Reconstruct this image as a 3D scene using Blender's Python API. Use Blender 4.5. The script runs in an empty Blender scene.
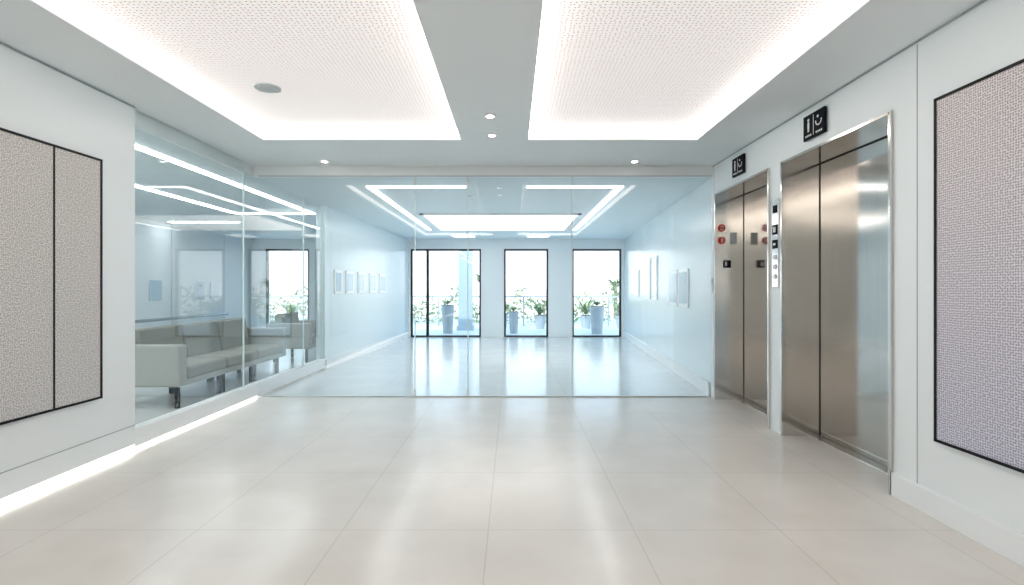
import bpy, math, random
from mathutils import Vector, Matrix
random.seed(4)
S=bpy.context.scene
CAMZ=1.325
ZC=2.825   # lobby ceiling
ZB=2.70    # back ceiling
XR=2.45; XL=-3.1
YG=6.38    # glass partition
YF=14.35   # far wall

# ---------------------------------------------------------------- materials
def newmat(name):
    m=bpy.data.materials.new(name); m.use_nodes=True
    return m,m.node_tree,m.node_tree.nodes,m.node_tree.links
def pm(name,col,rough=0.5,metal=0.0,ecol=None,es=0.0,noise=0.0,nscale=8.0,spec=None):
    m,nt,N,L=newmat(name); b=N['Principled BSDF']
    b.inputs['Base Color'].default_value=(*col,1); b.inputs['Roughness'].default_value=rough
    b.inputs['Metallic'].default_value=metal
    if spec is not None: b.inputs['Specular IOR Level'].default_value=spec
    if ecol: 
        b.inputs['Emission Color'].default_value=(*ecol,1); b.inputs['Emission Strength'].default_value=es
    if noise>0:
        g=N.new('ShaderNodeNewGeometry'); n=N.new('ShaderNodeTexNoise'); n.inputs['Scale'].default_value=nscale; n.inputs['Detail'].default_value=4
        L.new(g.outputs['Position'],n.inputs['Vector'])
        r=N.new('ShaderNodeMixRGB'); L.new(n.outputs['Fac'],r.inputs['Fac'])
        r.inputs['Color1'].default_value=(*[max(0,c*(1-noise)) for c in col],1)
        r.inputs['Color2'].default_value=(*[min(1,c*(1+noise)) for c in col],1)
        L.new(r.outputs['Color'],b.inputs['Base Color'])
    return m
def emis(name,col,s):
    m,nt,N,L=newmat(name); N.remove(N['Principled BSDF'])
    e=N.new('ShaderNodeEmission'); e.inputs['Color'].default_value=(*col,1); e.inputs['Strength'].default_value=s
    L.new(e.outputs[0],N['Material Output'].inputs['Surface']); return m
def glassmat(name,tint,base=0.04,rough=0.0,gcol=(1,1,1)):
    m,nt,N,L=newmat(name); N.remove(N['Principled BSDF'])
    t=N.new('ShaderNodeBsdfTransparent'); t.inputs['Color'].default_value=(*tint,1)
    g=N.new('ShaderNodeBsdfGlossy'); g.inputs['Roughness'].default_value=rough; g.inputs['Color'].default_value=(*gcol,1)
    lw=N.new('ShaderNodeLayerWeight'); lw.inputs['Blend'].default_value=0.5
    p=N.new('ShaderNodeMath'); p.operation='POWER'; p.inputs[1].default_value=5
    L.new(lw.outputs['Facing'],p.inputs[0])
    q=N.new('ShaderNodeMath'); q.operation='MULTIPLY_ADD'; q.inputs[1].default_value=1-base; q.inputs[2].default_value=base; q.use_clamp=True
    L.new(p.outputs[0],q.inputs[0])
    mx=N.new('ShaderNodeMixShader'); L.new(q.outputs[0],mx.inputs[0]); L.new(t.outputs[0],mx.inputs[1]); L.new(g.outputs[0],mx.inputs[2])
    L.new(mx.outputs[0],N['Material Output'].inputs['Surface']); return m
def tilemat(name,c1,c2,grout,rough,ox=-0.13,oy=0.16):
    m,nt,N,L=newmat(name); b=N['Principled BSDF']
    g=N.new('ShaderNodeNewGeometry'); mp=N.new('ShaderNodeMapping'); mp.inputs['Location'].default_value=(-ox,-oy,0)
    L.new(g.outputs['Position'],mp.inputs['Vector'])
    br=N.new('ShaderNodeTexBrick'); br.offset=0; br.squash=1
    br.inputs['Scale'].default_value=1; br.inputs['Brick Width'].default_value=0.8; br.inputs['Row Height'].default_value=0.9
    br.inputs['Mortar Size'].default_value=0.003; br.inputs['Mortar Smooth'].default_value=0.1; br.inputs['Bias'].default_value=0
    br.inputs['Color1'].default_value=(*c1,1); br.inputs['Color2'].default_value=(*c2,1); br.inputs['Mortar'].default_value=(*grout,1)
    L.new(mp.outputs[0],br.inputs['Vector'])
    n=N.new('ShaderNodeTexNoise'); n.inputs['Scale'].default_value=2.2; n.inputs['Detail'].default_value=4; n.inputs['Roughness'].default_value=0.55
    L.new(g.outputs['Position'],n.inputs['Vector'])
    r=N.new('ShaderNodeValToRGB'); r.color_ramp.elements[0].position=0.2; r.color_ramp.elements[0].color=(.88,.872,.865,1)
    r.color_ramp.elements[1].position=0.8; r.color_ramp.elements[1].color=(1,1,1,1); L.new(n.outputs['Fac'],r.inputs[0])
    mu=N.new('ShaderNodeMixRGB'); mu.blend_type='MULTIPLY'; mu.inputs[0].default_value=1
    L.new(br.outputs['Color'],mu.inputs[1]); L.new(r.outputs[0],mu.inputs[2]); L.new(mu.outputs[0],b.inputs['Base Color'])
    b.inputs['Roughness'].default_value=rough
    return m
def steel(name,col,rough,axis='Z',bump=0.02):
    m,nt,N,L=newmat(name); b=N['Principled BSDF']; b.inputs['Metallic'].default_value=1
    g=N.new('ShaderNodeNewGeometry'); mp=N.new('ShaderNodeMapping')
    mp.inputs['Scale'].default_value=(3,3,420) if axis=='H' else (260,260,1.2)
    L.new(g.outputs['Position'],mp.inputs['Vector'])
    n=N.new('ShaderNodeTexNoise'); n.inputs['Scale'].default_value=1; n.inputs['Detail'].default_value=3
    L.new(mp.outputs[0],n.inputs['Vector'])
    r=N.new('ShaderNodeMixRGB'); L.new(n.outputs['Fac'],r.inputs[0])
    r.inputs[1].default_value=(*[c*.88 for c in col],1); r.inputs[2].default_value=(*[min(1,c*1.10) for c in col],1)
    L.new(r.outputs[0],b.inputs['Base Color'])
    rr=N.new('ShaderNodeMapRange'); rr.inputs['To Min'].default_value=rough-.04; rr.inputs['To Max'].default_value=rough+.04
    L.new(n.outputs['Fac'],rr.inputs['Value']); L.new(rr.outputs[0],b.inputs['Roughness'])
    bp=N.new('ShaderNodeBump'); bp.inputs['Strength'].default_value=bump; bp.inputs['Distance'].default_value=0.01
    L.new(n.outputs['Fac'],bp.inputs['Height']); L.new(bp.outputs[0],b.inputs['Normal'])
    return m
def woven(name,cbg,cdot,scale,lo,hi,emit=0.0,two=None,rough=.7,flat='X',rand=.45):
    m,nt,N,L=newmat(name); b=N['Principled BSDF']; b.inputs['Roughness'].default_value=rough
    g=N.new('ShaderNodeNewGeometry'); v=N.new('ShaderNodeTexVoronoi'); v.inputs['Scale'].default_value=scale; v.inputs['Randomness'].default_value=rand
    mp=N.new('ShaderNodeMapping'); v.voronoi_dimensions='2D'
    if flat=='X': mp.inputs['Rotation'].default_value=(0,math.radians(90),0)
    L.new(g.outputs['Position'],mp.inputs['Vector']); L.new(mp.outputs[0],v.inputs['Vector'])
    r=N.new('ShaderNodeValToRGB'); r.color_ramp.elements[0].position=lo; r.color_ramp.elements[0].color=(*cdot,1)
    r.color_ramp.elements[1].position=hi; r.color_ramp.elements[1].color=(*cbg,1)
    L.new(v.outputs['Distance'],r.inputs[0]); out=r.outputs[0]
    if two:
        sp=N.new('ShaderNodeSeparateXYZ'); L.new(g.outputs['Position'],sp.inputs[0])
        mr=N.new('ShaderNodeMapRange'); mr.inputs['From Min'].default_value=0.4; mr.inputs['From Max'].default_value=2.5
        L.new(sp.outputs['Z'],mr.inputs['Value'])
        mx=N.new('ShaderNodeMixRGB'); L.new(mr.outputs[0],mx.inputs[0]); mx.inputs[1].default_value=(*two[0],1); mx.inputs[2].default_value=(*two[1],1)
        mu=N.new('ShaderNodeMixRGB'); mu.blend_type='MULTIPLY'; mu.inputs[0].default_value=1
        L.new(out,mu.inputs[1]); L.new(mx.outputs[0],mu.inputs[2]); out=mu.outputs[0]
    L.new(out,b.inputs['Base Color'])
    if emit>0:
        L.new(out,b.inputs['Emission Color']); b.inputs['Emission Strength'].default_value=emit
    return m

M={}
M['wall']=pm('wall_paint',(.87,.92,.94),.45,noise=.01,nscale=2)
M['wallpanel']=pm('wall_panel_lacquer',(.87,.92,.94),.35,noise=.01,nscale=2)
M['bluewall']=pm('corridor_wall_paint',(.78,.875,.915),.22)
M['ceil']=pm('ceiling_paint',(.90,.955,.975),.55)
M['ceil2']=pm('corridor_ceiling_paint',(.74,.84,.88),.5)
M['trim']=pm('trim_white',(.90,.93,.945),.35)
M['seam']=pm('seam_shadow_gap',(.40,.45,.47),.6)
M['tile']=tilemat('floor_tile',(.815,.78,.735),(.825,.79,.745),(.66,.635,.60),.20)
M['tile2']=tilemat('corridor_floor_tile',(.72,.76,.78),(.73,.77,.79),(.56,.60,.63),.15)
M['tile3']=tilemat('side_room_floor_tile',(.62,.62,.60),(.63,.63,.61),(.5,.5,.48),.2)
M['panel']=woven('coffer_perforated_panel',(.84,.81,.80),(.34,.24,.21),34,.06,.38,emit=.42,flat='Z',rand=.35)
M['led']=emis('led_strip_warm',(1,.95,.88),7)
M['ledc']=emis('led_strip_cool',(.97,.99,1),8)
M['leds']=emis('led_strip_side',(.95,.985,1),13)
M['floorled']=emis('floor_cove_led',(1,.97,.90),4)
M['panel2']=emis('corridor_light_panel',(1,.985,.95),2.0)
M['fillpanel']=emis('side_room_added_fill',(1,.985,.95),4)  # emission for the added off-camera fill panels
M['down']=emis('downlight_lens',(1,.96,.9),12)
M['glass']=glassmat('partition_glass',(.98,.992,.992),.025)
M['glassL']=glassmat('side_glass',(.97,.99,.988),.028)
M['winglass']=glassmat('window_glass',(.97,.99,1),.04)
M['edge']=pm('glass_edge',(.78,.93,.93),.2)
M['steel']=steel('brushed_stainless_door',(.56,.525,.485),.11,'V',bump=.010)
M['steelj']=steel('brushed_stainless_jamb',(.74,.71,.68),.12,'H',bump=.010)
M['chrome']=pm('polished_steel_edge',(.8,.78,.74),.2,1)
M['dark']=pm('dark_recess',(.03,.03,.03),.7)
M['black']=pm('black_sign',(.006,.008,.014),.6,spec=.1)
M['blackf']=pm('black_frame',(.010,.010,.012),.5,spec=.2)
M['white']=pm('white_print',(.9,.9,.9),.5)
M['red']=pm('red_print',(.7,.04,.03),.5)
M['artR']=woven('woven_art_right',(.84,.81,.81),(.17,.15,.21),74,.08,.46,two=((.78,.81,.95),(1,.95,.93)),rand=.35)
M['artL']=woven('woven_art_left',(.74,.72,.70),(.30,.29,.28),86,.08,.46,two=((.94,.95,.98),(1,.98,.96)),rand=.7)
M['fabric']=pm('sofa_fabric',(.23,.22,.185),.9,noise=.06,nscale=90)
M['fabric2']=pm('sofa_side_fabric',(.34,.34,.31),.85,noise=.04,nscale=90)
M['leg']=pm('black_metal_leg',(.006,.006,.007),.6,spec=.1)
M['planter']=pm('planter_concrete',(.38,.43,.46),.6,noise=.08)
M['leaf']=pm('leaf_green',(.15,.23,.10),.6,noise=.3,nscale=5)
M['leaf2']=pm('leaf_yellow',(.38,.40,.20),.6,noise=.3,nscale=5)
M['soil']=pm('soil',(.10,.07,.05),.9)
M['terr']=pm('terrace_paving',(.60,.63,.65),.5,noise=.04)
M['bldg']=pm('exterior_cladding_blue',(.42,.50,.56),.5,noise=.05)
M['rail']=pm('metal_rail',(.42,.47,.50),.35,.6)
M['bark']=pm('palm_bark',(.28,.23,.17),.85,noise=.2)
M['frosted']=pm('display_panel',(.56,.70,.80),.15)
M['frame2']=pm('display_frame_white',(.93,.95,.96),.3)
M['speaker']=pm('speaker_grille',(.64,.70,.72),.6)

# ---------------------------------------------------------------- mesh builder
class MB:
    def __init__(s): s.v=[];s.f=[];s.mi=[];s.mats=[]
    def _m(s,k):
        if k not in s.mats: s.mats.append(k)
        return s.mats.index(k)
    def add(s,vs,fs,k):
        o=len(s.v); s.v+=[tuple(v) for v in vs]; i=s._m(k)
        for f in fs: s.f.append([a+o for a in f]); s.mi.append(i)
        return s
    def box(s,x0,x1,y0,y1,z0,z1,k,mat=None):
        if x0>x1:x0,x1=x1,x0
        if y0>y1:y0,y1=y1,y0
        if z0>z1:z0,z1=z1,z0
        return s.prism([(x0,y0),(x1,y0),(x1,y1),(x0,y1)],z0,z1,k,mat)
    def prism(s,p,z0,z1,k,mat=None):
        n=len(p); vs=[Vector((a,b,z0)) for a,b in p]+[Vector((a,b,z1)) for a,b in p]
        if mat: vs=[mat@v for v in vs]
        fs=[list(range(n))[::-1],list(range(n,2*n))]+[[i,(i+1)%n,(i+1)%n+n,i+n] for i in range(n)]
        return s.add(vs,fs,k)
    def cyl(s,c,r,h,k,axis='Z',n=28,r2=None):
        r2=r if r2 is None else r2
        vs=[]
        for j,(rr,hh) in enumerate(((r,0),(r2,h))):
            for i in range(n):
                a=2*math.pi*i/n; u,w=rr*math.cos(a),rr*math.sin(a)
                if axis=='Z': vs.append((c[0]+u,c[1]+w,c[2]+hh))
                elif axis=='X': vs.append((c[0]+hh,c[1]+u,c[2]+w))
                else: vs.append((c[0]+w,c[1]+hh,c[2]+u))
        fs=[list(range(n))[::-1],list(range(n,2*n))]+[[i,(i+1)%n,(i+1)%n+n,i+n] for i in range(n)]
        return s.add(vs,fs,k)
    def build(s,name,bevel=0,seg=2,parent=None,smooth=False):
        c=Vector([(min(v[i] for v in s.v)+max(v[i] for v in s.v))/2 for i in range(3)])
        me=bpy.data.meshes.new(name); me.from_pydata([tuple(Vector(v)-c) for v in s.v],[],s.f)
        for k in s.mats: me.materials.append(M[k])
        for p,i in zip(me.polygons,s.mi): p.material_index=i; p.use_smooth=smooth
        me.update(); ob=bpy.data.objects.new(name,me); S.collection.objects.link(ob); ob.location=c
        if bevel:
            b=ob.modifiers.new('bevel','BEVEL'); b.width=bevel; b.segments=seg; b.limit_method='ANGLE'; b.harden_normals=False
        if parent:
            ob.parent=parent; ob.location=c-parent.location
        return ob
def empty(name,loc):
    e=bpy.data.objects.new(name,None); e.location=loc; e.empty_display_size=.2; S.collection.objects.link(e); return e

# ---------------------------------------------------------------- floors
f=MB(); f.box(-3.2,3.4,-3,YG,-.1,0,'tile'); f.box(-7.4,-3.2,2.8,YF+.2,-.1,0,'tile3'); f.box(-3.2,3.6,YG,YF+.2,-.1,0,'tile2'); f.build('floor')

# ---------------------------------------------------------------- lobby ceiling with coffers
YC1=5.23; YC0=-2.2
cz1=ZC+.16
CL=(-2.50,-.515); CR=(.163,1.86)
c=MB()
c.box(XL-.25,CL[0],-3,YC1,ZC,cz1,'ceil'); c.box(CL[1],CR[0],-3,YC1,ZC,cz1,'ceil'); c.box(CR[1],XR+.6,-3,YC1,ZC,cz1,'ceil')
c.box(CL[0],CL[1],-3,YC0,ZC,cz1,'ceil'); c.box(CR[0],CR[1],-3,YC0,ZC,cz1,'ceil')
c.box(XL-.12,XR+.6,YC1,YG,ZC,cz1,'ceil')
c.box(XL-.25,XR+.6,-3,YG,cz1,cz1+.05,'ceil')
c.box(XL-.06,XR+.4,YG-.03,YG+.045,ZB,cz1,'trim')
c.build('ceiling')
for (a,b) in (CL,CR):
    p=MB()
    p.box(a+.03,b-.03,YC0+.03,YC1-.03,cz1-.05,cz1-.03,'panel')
    for q in ((a+.002,a+.012,YC0+.02,YC1-.02),(b-.012,b-.002,YC0+.02,YC1-.02),(a+.02,b-.02,YC1-.012,YC1-.002),(a+.02,b-.02,YC0+.002,YC0+.012)):
        p.box(*q,ZC+.05,cz1-.05,'led')
    p.build('ceiling_light_panel')
c=MB()
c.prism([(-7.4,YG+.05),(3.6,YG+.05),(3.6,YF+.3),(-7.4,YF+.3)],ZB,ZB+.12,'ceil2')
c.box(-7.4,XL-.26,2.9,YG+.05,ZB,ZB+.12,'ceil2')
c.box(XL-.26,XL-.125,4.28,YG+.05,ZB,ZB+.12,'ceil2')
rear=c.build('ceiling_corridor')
def strip(name,rects,k,z=ZB,t=.012):
    s=MB()
    for r in rects: s.box(*r,z-t,z,k)
    return s.build(name)
w=.07
strip('linear_ceiling_light',[(-1.95,-1.95+w,7.0,12.1),(1.42,1.42+w,7.0,12.1),(-1.95,-.62,6.95,7.02),(.2,1.49,6.95,7.02)],'ledc')
p=MB(); p.box(-1.62,1.20,9.5,12.0,ZB-.014,ZB,'panel2'); 
for q in ((-1.68,-1.62,9.44,12.06),(1.20,1.26,9.44,12.06),(-1.68,1.26,9.44,9.5),(-1.68,1.26,12.0,12.06)): p.box(*q,ZB-.03,ZB,'trim')
p.build('ceiling_light_panel')
for x in (-1.25,.68):
    p=MB(); p.box(x-.28,x+.28,13.1,13.7,ZB-.012,ZB,'panel2'); p.build('added_fill_panel')
strip('linear_ceiling_light',[(-3.66,-3.58,3.6,9.4),(-5.04,-4.96,3.6,9.4),(-5.0,-3.58,9.4,9.48)],'leds')
strip('linear_ceiling_light',[(-7.0,-5.6,10.6,10.7)],'leds')
for (x0,x1) in ((-6.7,-5.3),(-4.8,-3.7)):  # added glowing panels, hidden from the camera, to brighten the side room
    p=MB(); p.box(x0,x1,3.1,3.9,ZB-.012,ZB,'fillpanel'); p.build('added_fill_panel')
for (x,y) in ((-.19,4.5),(-.195,5.06),(-2.2,6.1),(1.44,6.1),(-.18,2.0),(-.18,.5)):
    p=MB(); p.cyl((x,y,ZC-.008),.05,.008,'trim'); p.cyl((x,y,ZC-.011),.032,.004,'down'); p.build('recessed_downlight')
p=MB(); p.cyl((-1.95,4.15,cz1-.062),.10,.012,'speaker'); p.cyl((-1.95,4.15,cz1-.066),.07,.006,'speaker'); p.build('ceiling_speaker')
p=MB(); p.cyl((-.6,7.7,ZB-.02),.045,.02,'trim'); p.cyl((-.6,7.7,ZB-.05),.012,.03,'chrome'); p.build('sprinkler_head',parent=rear)
p=MB(); p.box(XL,XL+.006,-3,4.27,ZC-.016,ZC-.006,'seam'); p.build('trim_1')
p=MB(); p.box(XR-.006,XR,-3,YG-.04,ZC-.012,ZC-.003,'seam'); p.build('trim_2')

# ---------------------------------------------------------------- left wall
YL=4.276
p=MB(); p.box(XL-.25,XL,-3,YL,.05,ZC,'wallpanel')
p.box(XL,XL+.003,-3,YL,.205,.211,'seam'); p.build('wall_left')
p=MB(); p.box(XL-.20,XL-.03,-3,YL,.002,.05,'floorled'); p.build('floor_cove_light')
p=MB(); p.box(XL-.10,XL,YL,8.62,.025,.17,'trim'); p.box(XL-.10,XL-.05,YL,8.62,.0,.025,'trim'); p.box(XL-.05,XL-.012,YL,YG-.03,.002,.022,'floorled'); p.build('baseboard_left')
e=empty('glass_wall',(XL-.05,6.4,0))
ys=[YL,6.10,7.85,8.62]
for i in range(3):
    q=MB(); q.box(XL-.056,XL-.044,ys[i]+.004,ys[i+1]-.004,.17,ZB if ys[i]>6 else ZC,'glassL'); q.build('pane_%d'%(i+1),parent=e)
for i,y in enumerate(ys):
    q=MB(); q.box(XL-.058,XL-.042,y-.005,y+.005,.17,ZB,'edge'); q.build('edge_%d'%(i+1),parent=e)
p=MB(); p.box(XL-.12,XL-.06,YL,YG,ZB,cz1,'ceil'); p.build('wall_bulkhead')
xl=lambda y: XL+(y-8.62)*.25/5.73
p=MB(); p.prism([(XL,8.62),(xl(YF),YF),(xl(YF)-.15,YF),(XL-.15,8.62)],0,ZB,'bluewall'); p.build('wall_corridor_left')
p=MB(); p.prism([(XL,8.64),(xl(YF),YF),(xl(YF)+.02,YF),(XL+.02,8.64)],0,.15,'trim'); p.build('baseboard_corridor_left')

# side room walls
p=MB(); p.box(-7.4,-7.2,2.9,YF,0,ZB,'wall')
for y in (5,7,9,11,13): p.box(-7.2,-7.197,y,y+.008,0,ZB,'seam')
p.build('wall_side_room_left')
p=MB(); p.box(-7.2,XL-.25,2.8,2.95,0,ZB,'wall'); p.build('wall_side_room_front')
e=empty('handrail',(-7.0,8,0.7))
q=MB(); q.cyl((-7.0,3.2,.72),.03,9.6,'rail',axis='Y'); q.build('rail',parent=e,smooth=False)
for i in range(7):
    y=3.6+i*1.45; q=MB(); q.cyl((-7.2,y,.70),.012,.2,'rail',axis='X',n=12); q.build('bracket_%d'%(i+1),parent=e)
for y in (9.3,10.3,11.8,12.4):
    p=MB(); p.box(-7.2,-7.17,y,y+.35,1.1,1.5,'frosted'); p.build('wall_display_panel',bevel=.005)

# ---------------------------------------------------------------- right wall with elevators
E=[(3.35,4.70),(4.94,6.24)]; HE=2.465; XW=XR+.45
p=MB()
p.box(XR,XW,-3,E[0][0],0,ZC,'wall'); p.box(XR,XW,E[0][1],E[1][0],0,ZC,'wall'); p.box(XR,XW,E[1][1],YG,0,ZC,'wall')
for a,b in E: p.box(XR,XW,a,b,HE,ZC,'wall')
for y in (3.14,1.2,): p.box(XR-.002,XR,y,y+.006,.15,ZC-.02,'seam')
p.box(XR-.002,XR,6.30,6.305,.15,ZC,'seam')
p.build('wall_right')
p=MB(); p.box(XR-.02,XR,-3,E[0][0]-.015,0,.15,'trim'); p.build('baseboard_right',bevel=.004)
p=MB(); p.box(XR-.02,XR,E[1][1]+.015,YG-.03,0,.15,'trim'); p.build('baseboard_right_corner',bevel=.004)
for n,(a,b) in enumerate(E):
    e=empty('elevator',(XR+.2,(a+b)/2,0))
    q=MB(); t=.012; cw=.008
    q.box(XR-.02,XR+.33,b-t,b,0,HE,'steelj')
    q.box(XR-.02,XR+.33,a,a+t,0,HE,'steelj')
    q.box(XR-.02,XR+.33,a,b,HE-t,HE,'steelj')
    q.box(XR-.02,XR-.002,a-cw,a,0,HE+cw,'steelj'); q.box(XR-.02,XR-.002,b,b+cw,0,HE+cw,'steelj'); q.box(XR-.02,XR-.002,a,b,HE,HE+cw,'steelj')
    q.build('jamb',parent=e)
    q=MB(); q.box(XR+.325,XR+.345,a+t,b-t,.008,HE-t,'steel'); q.build('door_leaf',parent=e,bevel=.003)
    q=MB(); q.box(XR+.320,XR+.326,b-t-.006,b-t,.008,HE-t,'dark'); q.box(XR+.320,XR+.326,a,b,HE-t-.008,HE-t,'dark'); q.build('shadow_gap',parent=e)
    q=MB(); q.box(XR+.36,XR+.44,a,b,0,HE,'dark'); q.build('shaft_back',parent=e)
    q=MB(); q.box(XR+.22,XR+.36,a+t,b-t,0,.006,'chrome')
    for g in range(3): q.box(XR+.25+g*.025,XR+.256+g*.025,a+t,b-t,.006,.008,'dark')
    q.build('sill',parent=e)
b=E[1][1]-.012
e=empty('elevator_notice_plates',(XR+.12,b,1.7))
q=MB(); q.cyl((XR+.06,b-.008,1.325+.73),.045,.008,'red',axis='Y'); q.cyl((XR+.06,b-.010,2.055),.028,.003,'white',axis='Y'); q.box(XR+.03,XR+.09,b-.013,b-.010,2.045,2.062,'red'); q.build('no_smoking_disc',parent=e)
q=MB(); q.cyl((XR+.06,b-.008,1.325+.58),.045,.008,'red',axis='Y'); q.box(XR+.05,XR+.07,b-.012,b-.008,1.88,1.93,'white'); q.build('fire_disc',parent=e)
q=MB(); q.box(XR+.08,XR+.17,b-.008,b,1.58,1.67,'black'); q.box(XR+.095,XR+.12,b-.010,b-.008,1.60,1.65,'white'); q.build('small_plate',parent=e)
q=MB(); q.box(XR+.16,XR+.24,b-.006,b,1.86,2.0,'speaker'); q.build('notice',parent=e)
e=empty('elevator_call_panel',(XR,4.82,1.6))
q=MB(); q.box(XR-.012,XR,4.765,4.875,1.34,2.16,'steelj'); q.build('plate',parent=e,bevel=.002)
q=MB(); q.box(XR-.018,XR-.012,4.78,4.86,1.83,1.92,'black'); q.box(XR-.018,XR-.012,4.78,4.86,1.70,1.78,'black')
q.box(XR-.020,XR-.018,4.80,4.815,1.85,1.90,'white');q.box(XR-.020,XR-.018,4.825,4.84,1.85,1.90,'white');q.box(XR-.020,XR-.018,4.80,4.84,1.73,1.75,'white')
q.box(XR-.018,XR-.012,4.79,4.85,2.03,2.10,'black'); q.build('displays',parent=e)
q=MB()
for z in (1.62,1.53,1.44): q.cyl((XR-.022,4.82,z),.022,.010,'white',axis='X',n=20)
q.build('buttons',parent=e)
for (y0,y1,z0,z1) in ((4.03,4.32,1.325+1.22,1.325+1.42),(5.44,5.72,1.325+1.22,1.325+1.42)):
    e=empty('elevator_sign',(XR,(y0+y1)/2,z0))
    q=MB(); q.box(XR-.03,XR-.01,y0,y1,z0,z1,'black'); q.box(XR-.01,XR,y0+.05,y1-.05,z0+.05,z1-.05,'blackf'); q.build('board',parent=e,bevel=.003)
    q=MB(); X=XR-.032; ym=(y0+y1)/2
    q.box(X,X+.002,ym-.002,ym+.002,z0+.02,z1-.02,'white')
    yc=y1-.075
    q.cyl((X,yc,z1-.045),.013,.002,'white',axis='X',n=16); q.box(X,X+.002,yc-.012,yc+.012,z0+.085,z1-.062,'white')
    q.box(X,X+.002,yc-.010,yc-.003,z0+.06,z0+.085,'white'); q.box(X,X+.002,yc+.003,yc+.010,z0+.06,z0+.085,'white')
    yc=y0+.075
    for i in range(9):
        a=math.pi*(1+i/8); q.box(X,X+.002,yc+.038*math.cos(a)-.006,yc+.038*math.cos(a)+.006,z0+.115+.034*math.sin(a)-.005,z0+.115+.034*math.sin(a)+.005,'white')
    q.cyl((X,yc+.01,z1-.05),.011,.002,'white',axis='X',n=16)
    for yy in (y0+.035,y0+.058,y0+.081,y0+.104,y1-.04,y1-.063,y1-.086,y1-.109):
        q.box(X,X+.002,yy-.006,yy+.006,z0+.022,z0+.037,'white')
    q.build('pictograms',parent=e)
p=MB(); p.box(XR-.02,XR,6.285,6.345,1.28,1.46,'speaker'); p.box(XR-.024,XR-.02,6.295,6.335,1.39,1.44,'frosted'); p.build('wall_intercom',bevel=.003)

xr=lambda y: XR+(y-YG)*.65/7.97
p=MB(); p.prism([(XR,YG),(XR+.45,YG),(xr(YF)+.2,YF),(xr(YF),YF)],0,ZB,'bluewall'); p.build('wall_corridor_right')
p=MB(); p.prism([(XR-.02,YG+.06),(XR+.0,YG+.06),(xr(YF),YF),(xr(YF)-.02,YF)],0,.17,'trim'); p.build('baseboard_corridor_right')
def onwall(fn,sgn,y0,y1,z0,z1,name,t=.02,inner='frosted'):
    a=Vector((fn(y0),y0)); b=Vector((fn(y1),y1)); d=(b-a).normalized(); n=Vector((-d.y,d.x))*sgn
    q=MB(); A=a+n*t; B=b+n*t
    q.prism([tuple(a),tuple(b),tuple(B),tuple(A)],z0,z1,'frame2')
    m=.05; a2=a+d*m+n*t; b2=b-d*m+n*t; q.prism([tuple(a2),tuple(b2),tuple(b2+n*.004),tuple(a2+n*.004)],z0+m,z1-m,inner)
    q.build(name)
for y0,y1,z0,z1 in ((9.7,10.2,1.12,1.95),(10.4,11.2,1.12,1.95),(8.1,8.7,1.06,1.62),(7.45,8.02,1.06,1.62),(11.8,12.6,1.15,1.75)):
    onwall(xr,1,y0,y1,z0,z1,'wall_display_panel')
for y0,y1 in ((9.0,9.35),(9.55,9.95),(10.2,10.6),(10.9,11.35),(11.6,12.1)):
    onwall(xl,-1,y0,y1,1.24,1.66,'wall_display_panel')

p=MB(); p.box(XL-.6,XR+.6,-3.15,-3,0,cz1,'wall'); p.build('wall_back')

# ---------------------------------------------------------------- far wall & windows
WN=[(-6.8,-5.6),(-2.80,-.855),(-.22,1.0),(1.66,3.02)]; HW=2.43
p=MB(); xs=[-7.4]+[v for w_ in WN for v in w_]+[3.6]
for i in range(0,len(xs),2): p.box(xs[i],xs[i+1],YF,YF+.25,0,ZB,'wall')
for a,b in WN: p.box(a,b,YF,YF+.25,HW,ZB,'wall')
p.build('wall_far')
for n,(a,b) in enumerate(WN):
    q=MB(); fw=.05; y0,y1=YF+.02,YF+.09
    q.box(a,a+fw,y0,y1,0,HW,'blackf'); q.box(b-fw,b,y0,y1,0,HW,'blackf'); q.box(a,b,y0,y1,HW-fw,HW,'blackf'); q.box(a,b,y0,y1,0,.04,'blackf')
    if n==1: q.box(a+.43,a+.50,y0,y1,0,HW,'blackf')
    q.box(a,b,y0+.03,y0+.034,.04,HW-fw,'winglass')
    q.build('window_%d'%(n+1))

# ---------------------------------------------------------------- front glass partition
e=empty('glass_partition',(0,YG,0))
xs=[XL,-1.19,-.54,.736,XR]
for i in range(4):
    q=MB(); q.box(xs[i]+.004,xs[i+1]-.004,YG-.006,YG+.006,.012,ZB,'glass'); q.build('pane_%d'%(i+1),parent=e)
q=MB()
for x in xs[1:-1]: q.box(x-.006,x+.006,YG-.009,YG+.009,.012,ZB,'edge')
q.box(XL,XR,YG-.015,YG+.015,0,.014,'speaker'); q.build('glass_edges',parent=e)
q=MB(); q.box(XL,XR,YG-.034,YG-.03,ZB,ZB+.008,'seam'); q.build('head_channel',parent=e)
q=MB()
for x in (-1.19,-.54): q.box(x-.012,x+.012,YG-.02,YG+.02,ZB-.10,ZB-.02,'chrome'); q.box(x-.012,x+.012,YG-.02,YG+.02,.02,.10,'chrome')
q.build('patch_fittings',parent=e,bevel=.003)

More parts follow.
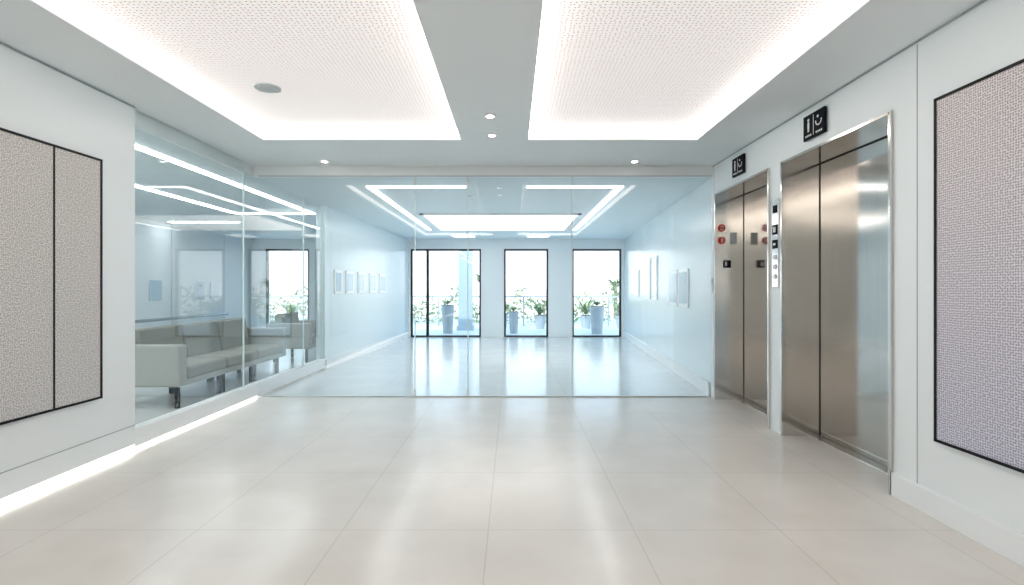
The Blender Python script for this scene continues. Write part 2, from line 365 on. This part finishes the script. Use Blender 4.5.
# ---------------------------------------------------------------- framed art
def art(x,sgn,y0,y1,z0,z1,mat,divs,name='woven_wall_art'):
    e=empty(name,(x,(y0+y1)/2,(z0+z1)/2)); t=.016
    q=MB(); X1=x+sgn*.03
    q.box(x,X1,y0,y1,z0,z0+t,'blackf'); q.box(x,X1,y0,y1,z1-t,z1,'blackf'); q.box(x,X1,y0,y0+t,z0,z1,'blackf'); q.box(x,X1,y1-t,y1,z0,z1,'blackf')
    for d in divs: q.box(x,X1,d-.005,d+.005,z0,z1,'blackf')
    q.build('frame',parent=e)
    q=MB(); q.box(x,x+sgn*.025,y0+t,y1-t,z0+t,z1-t,mat); q.build('woven_panel',parent=e)
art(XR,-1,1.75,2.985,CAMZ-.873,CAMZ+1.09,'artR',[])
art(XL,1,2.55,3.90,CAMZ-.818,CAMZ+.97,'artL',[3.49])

# ---------------------------------------------------------------- sofa
def sofa(name,x0,x1,y0,y1,nseat):
    e=empty(name,((x0+x1)/2,(y0+y1)/2,0))
    aw=.14
    q=MB(); q.box(x0+.02,x1-.01,y0+.02,y1-.02,.25,.32,'fabric2'); q.build('base',parent=e,bevel=.012)
    q=MB(); q.box(x0,x1,y0,y0+aw,.255,.71,'fabric2'); q.build('arm_1',parent=e,bevel=.02,seg=3)
    q=MB(); q.box(x0,x1,y1-aw,y1,.255,.71,'fabric2'); q.build('arm_2',parent=e,bevel=.02,seg=3)
    q=MB(); q.box(x0,x0+.12,y0+aw,y1-aw,.28,.74,'fabric2'); q.build('back_frame',parent=e,bevel=.02,seg=3)
    L=(y1-y0-2*aw)/nseat
    for i in range(nseat):
        a=y0+aw+i*L+.006; b=a+L-.012
        q=MB(); q.box(x0+.20,x1+.01,a,b,.32,.46,'fabric'); q.build('seat_cushion_%d'%(i+1),parent=e,bevel=.035,seg=4)
        q=MB(); R=Matrix.Translation((x0+.17,0,.42))@Matrix.Rotation(math.radians(-9),4,'Y')
        q.box(-.03,.13,a,b,.0,.45,'fabric',mat=R); q.build('back_cushion_%d'%(i+1),parent=e,bevel=.04,seg=4)
    k=1
    for i in range(nseat+1):
        y=y0+.12+i*(y1-y0-.24)/nseat
        for x in (x0+.10,x1-.10):
            q=MB(); q.box(x-.02,x+.02,y-.02,y+.02,0,.26,'leg'); q.build('leg_%d'%k,parent=e); k+=1
            if 0<i<nseat:
                q=MB(); q.box(x-.02,x+.02,y+.07,y+.11,0,.26,'leg'); q.build('leg_%d'%k,parent=e); k+=1
    return e
sofa('sofa',-4.42,-3.62,5.66,8.35,3)
sofa('armchair',-4.4,-3.62,9.3,10.3,1)

# ---------------------------------------------------------------- exterior
p=MB(); p.box(-14,12,YF+.25,25,-.15,-.02,'terr'); p.build('terrace_floor')
e=empty('terrace_railing',(0,19,0))
q=MB(); q.box(-12,10,18.97,19.03,1.02,1.07,'rail'); q.build('top_rail',parent=e)
q=MB()
for i in range(15): q.box(-12+i*1.55,-11.95+i*1.55,18.98,19.02,-.02,1.02,'rail')
q.build('posts',parent=e)
q=MB(); q.box(-12,10,18.995,19.005,.08,.95,'winglass'); q.build('glass_infill',parent=e)
p=MB(); p.box(-1.75,-1.3,16.9,17.3,-.02,4.2,'bldg'); p.box(-1.80,-1.25,16.85,17.35,-.02,.12,'bldg'); p.build('exterior_column')
def fronds(q,x,y,h,n,fl,wmin=.015,wmax=.03,k='leaf'):
    for i in range(n):
        a=random.uniform(0,2*math.pi); l=fl*random.uniform(.6,1.1); up=random.uniform(.5,1.5); w0=random.uniform(wmin,wmax)
        vs=[];fs=[]; ns=7
        for j in range(ns):
            t=j/(ns-1); rr=l*t*.7; z=h+l*(up*t-.75*up*t*t); w=w0*math.sin(math.pi*(.12+.86*t))+.003
            cx=x+rr*math.cos(a); cy=y+rr*math.sin(a); px,py=-math.sin(a)*w,math.cos(a)*w
            vs+=[(cx-px,cy-py,z),(cx+px,cy+py,z)]
            if j: o=2*j; fs.append([o-2,o-1,o+1,o])
        q.add(vs,fs,random.choice([k,k,'leaf2']))
def plant(x,y,r,h,n,fl,name='potted_palm'):
    e=empty(name,(x,y,-.02))
    q=MB(); q.cyl((x,y,-.02),r*.72,h,'planter',n=24,r2=r); q.cyl((x,y,h-.03),r*.92,.02,'soil',n=24); q.build('planter',parent=e)
    q=MB(); fronds(q,x,y,h,n,fl); q.build('fronds',parent=e)
plant(-1.95,15.8,.20,.85,24,.35)
plant(-.35,17.6,.22,.5,50,1.0)
plant(.05,15.8,.16,.65,24,.35)
plant(.95,17.6,.2,.45,50,1.0)
plant(2.55,15.6,.22,.82,30,.4)
plant(2.5,17.6,.2,.45,50,1.1)
plant(3.7,17.6,.2,.45,50,1.0)
plant(-7.0,16.5,.2,.5,50,.8)
def palm(x,y,h):
    e=empty('palm_tree',(x,y,-.02))
    q=MB(); 
    for s in range(8): q.cyl((x,y,-.02+h*s/8),.10-.004*s,h/8,'bark',n=12,r2=.115-.004*s)
    q.build('trunk',parent=e)
    q=MB(); fronds(q,x,y,h-.05,60,1.1,.03,.05); q.build('fronds',parent=e)
palm(-1.35,23.4,1.6); palm(4.7,23.6,1.4)
q=MB()
for i in range(5200):
    x=random.uniform(-13,11); y=random.uniform(20.0,21.6); z=random.uniform(-.02,.95+.2*math.sin(x*2.1)+.3*math.sin(x*5))
    s=random.uniform(.05,.12); d=Vector((random.uniform(-1,1),random.uniform(-1,1),random.uniform(-.2,1))).normalized()*s*2; u=Vector((random.uniform(-1,1),random.uniform(-1,1),random.uniform(-1,1))).normalized()*s*.6
    c0=Vector((x,y,z)); q.add([c0,c0+d*.5+u,c0+d,c0+d*.5-u],[[0,1,2,3]],random.choice(['leaf','leaf2']))
q.build('hedge_foliage')

# ---------------------------------------------------------------- world, sun, camera
W=bpy.data.worlds.new('sky_world'); S.world=W; W.use_nodes=True
N=W.node_tree.nodes; L=W.node_tree.links; bg=N['Background']
tc=N.new('ShaderNodeTexCoord'); sp=N.new('ShaderNodeSeparateXYZ'); L.new(tc.outputs['Generated'],sp.inputs[0])
r=N.new('ShaderNodeValToRGB'); r.color_ramp.elements[0].position=0.0; r.color_ramp.elements[0].color=(.98,.99,1,1)
r.color_ramp.elements[1].position=.25; r.color_ramp.elements[1].color=(.55,.78,1,1); L.new(sp.outputs['Z'],r.inputs[0]); L.new(r.outputs[0],bg.inputs['Color'])
bg.inputs['Strength'].default_value=2.0
sd=bpy.data.lights.new('sun','SUN'); sd.energy=3.0; sd.angle=.02; so=bpy.data.objects.new('sun',sd); S.collection.objects.link(so); so.rotation_euler=(math.radians(35),math.radians(-40),0); so.location=(-6,10,12)

cd=bpy.data.cameras.new('camera'); co=bpy.data.objects.new('camera',cd); S.collection.objects.link(co)
co.location=(0,0,CAMZ); co.rotation_euler=(math.radians(90),0,0); cd.sensor_width=36; cd.lens=36*520/1024; cd.shift_y=-3.5/1024; cd.clip_start=.05
S.camera=co
S.view_settings.view_transform='Standard'; S.view_settings.look='None'; S.view_settings.exposure=0.47
try: S.cycles.caustics_reflective=False; S.cycles.caustics_refractive=False
except Exception: pass
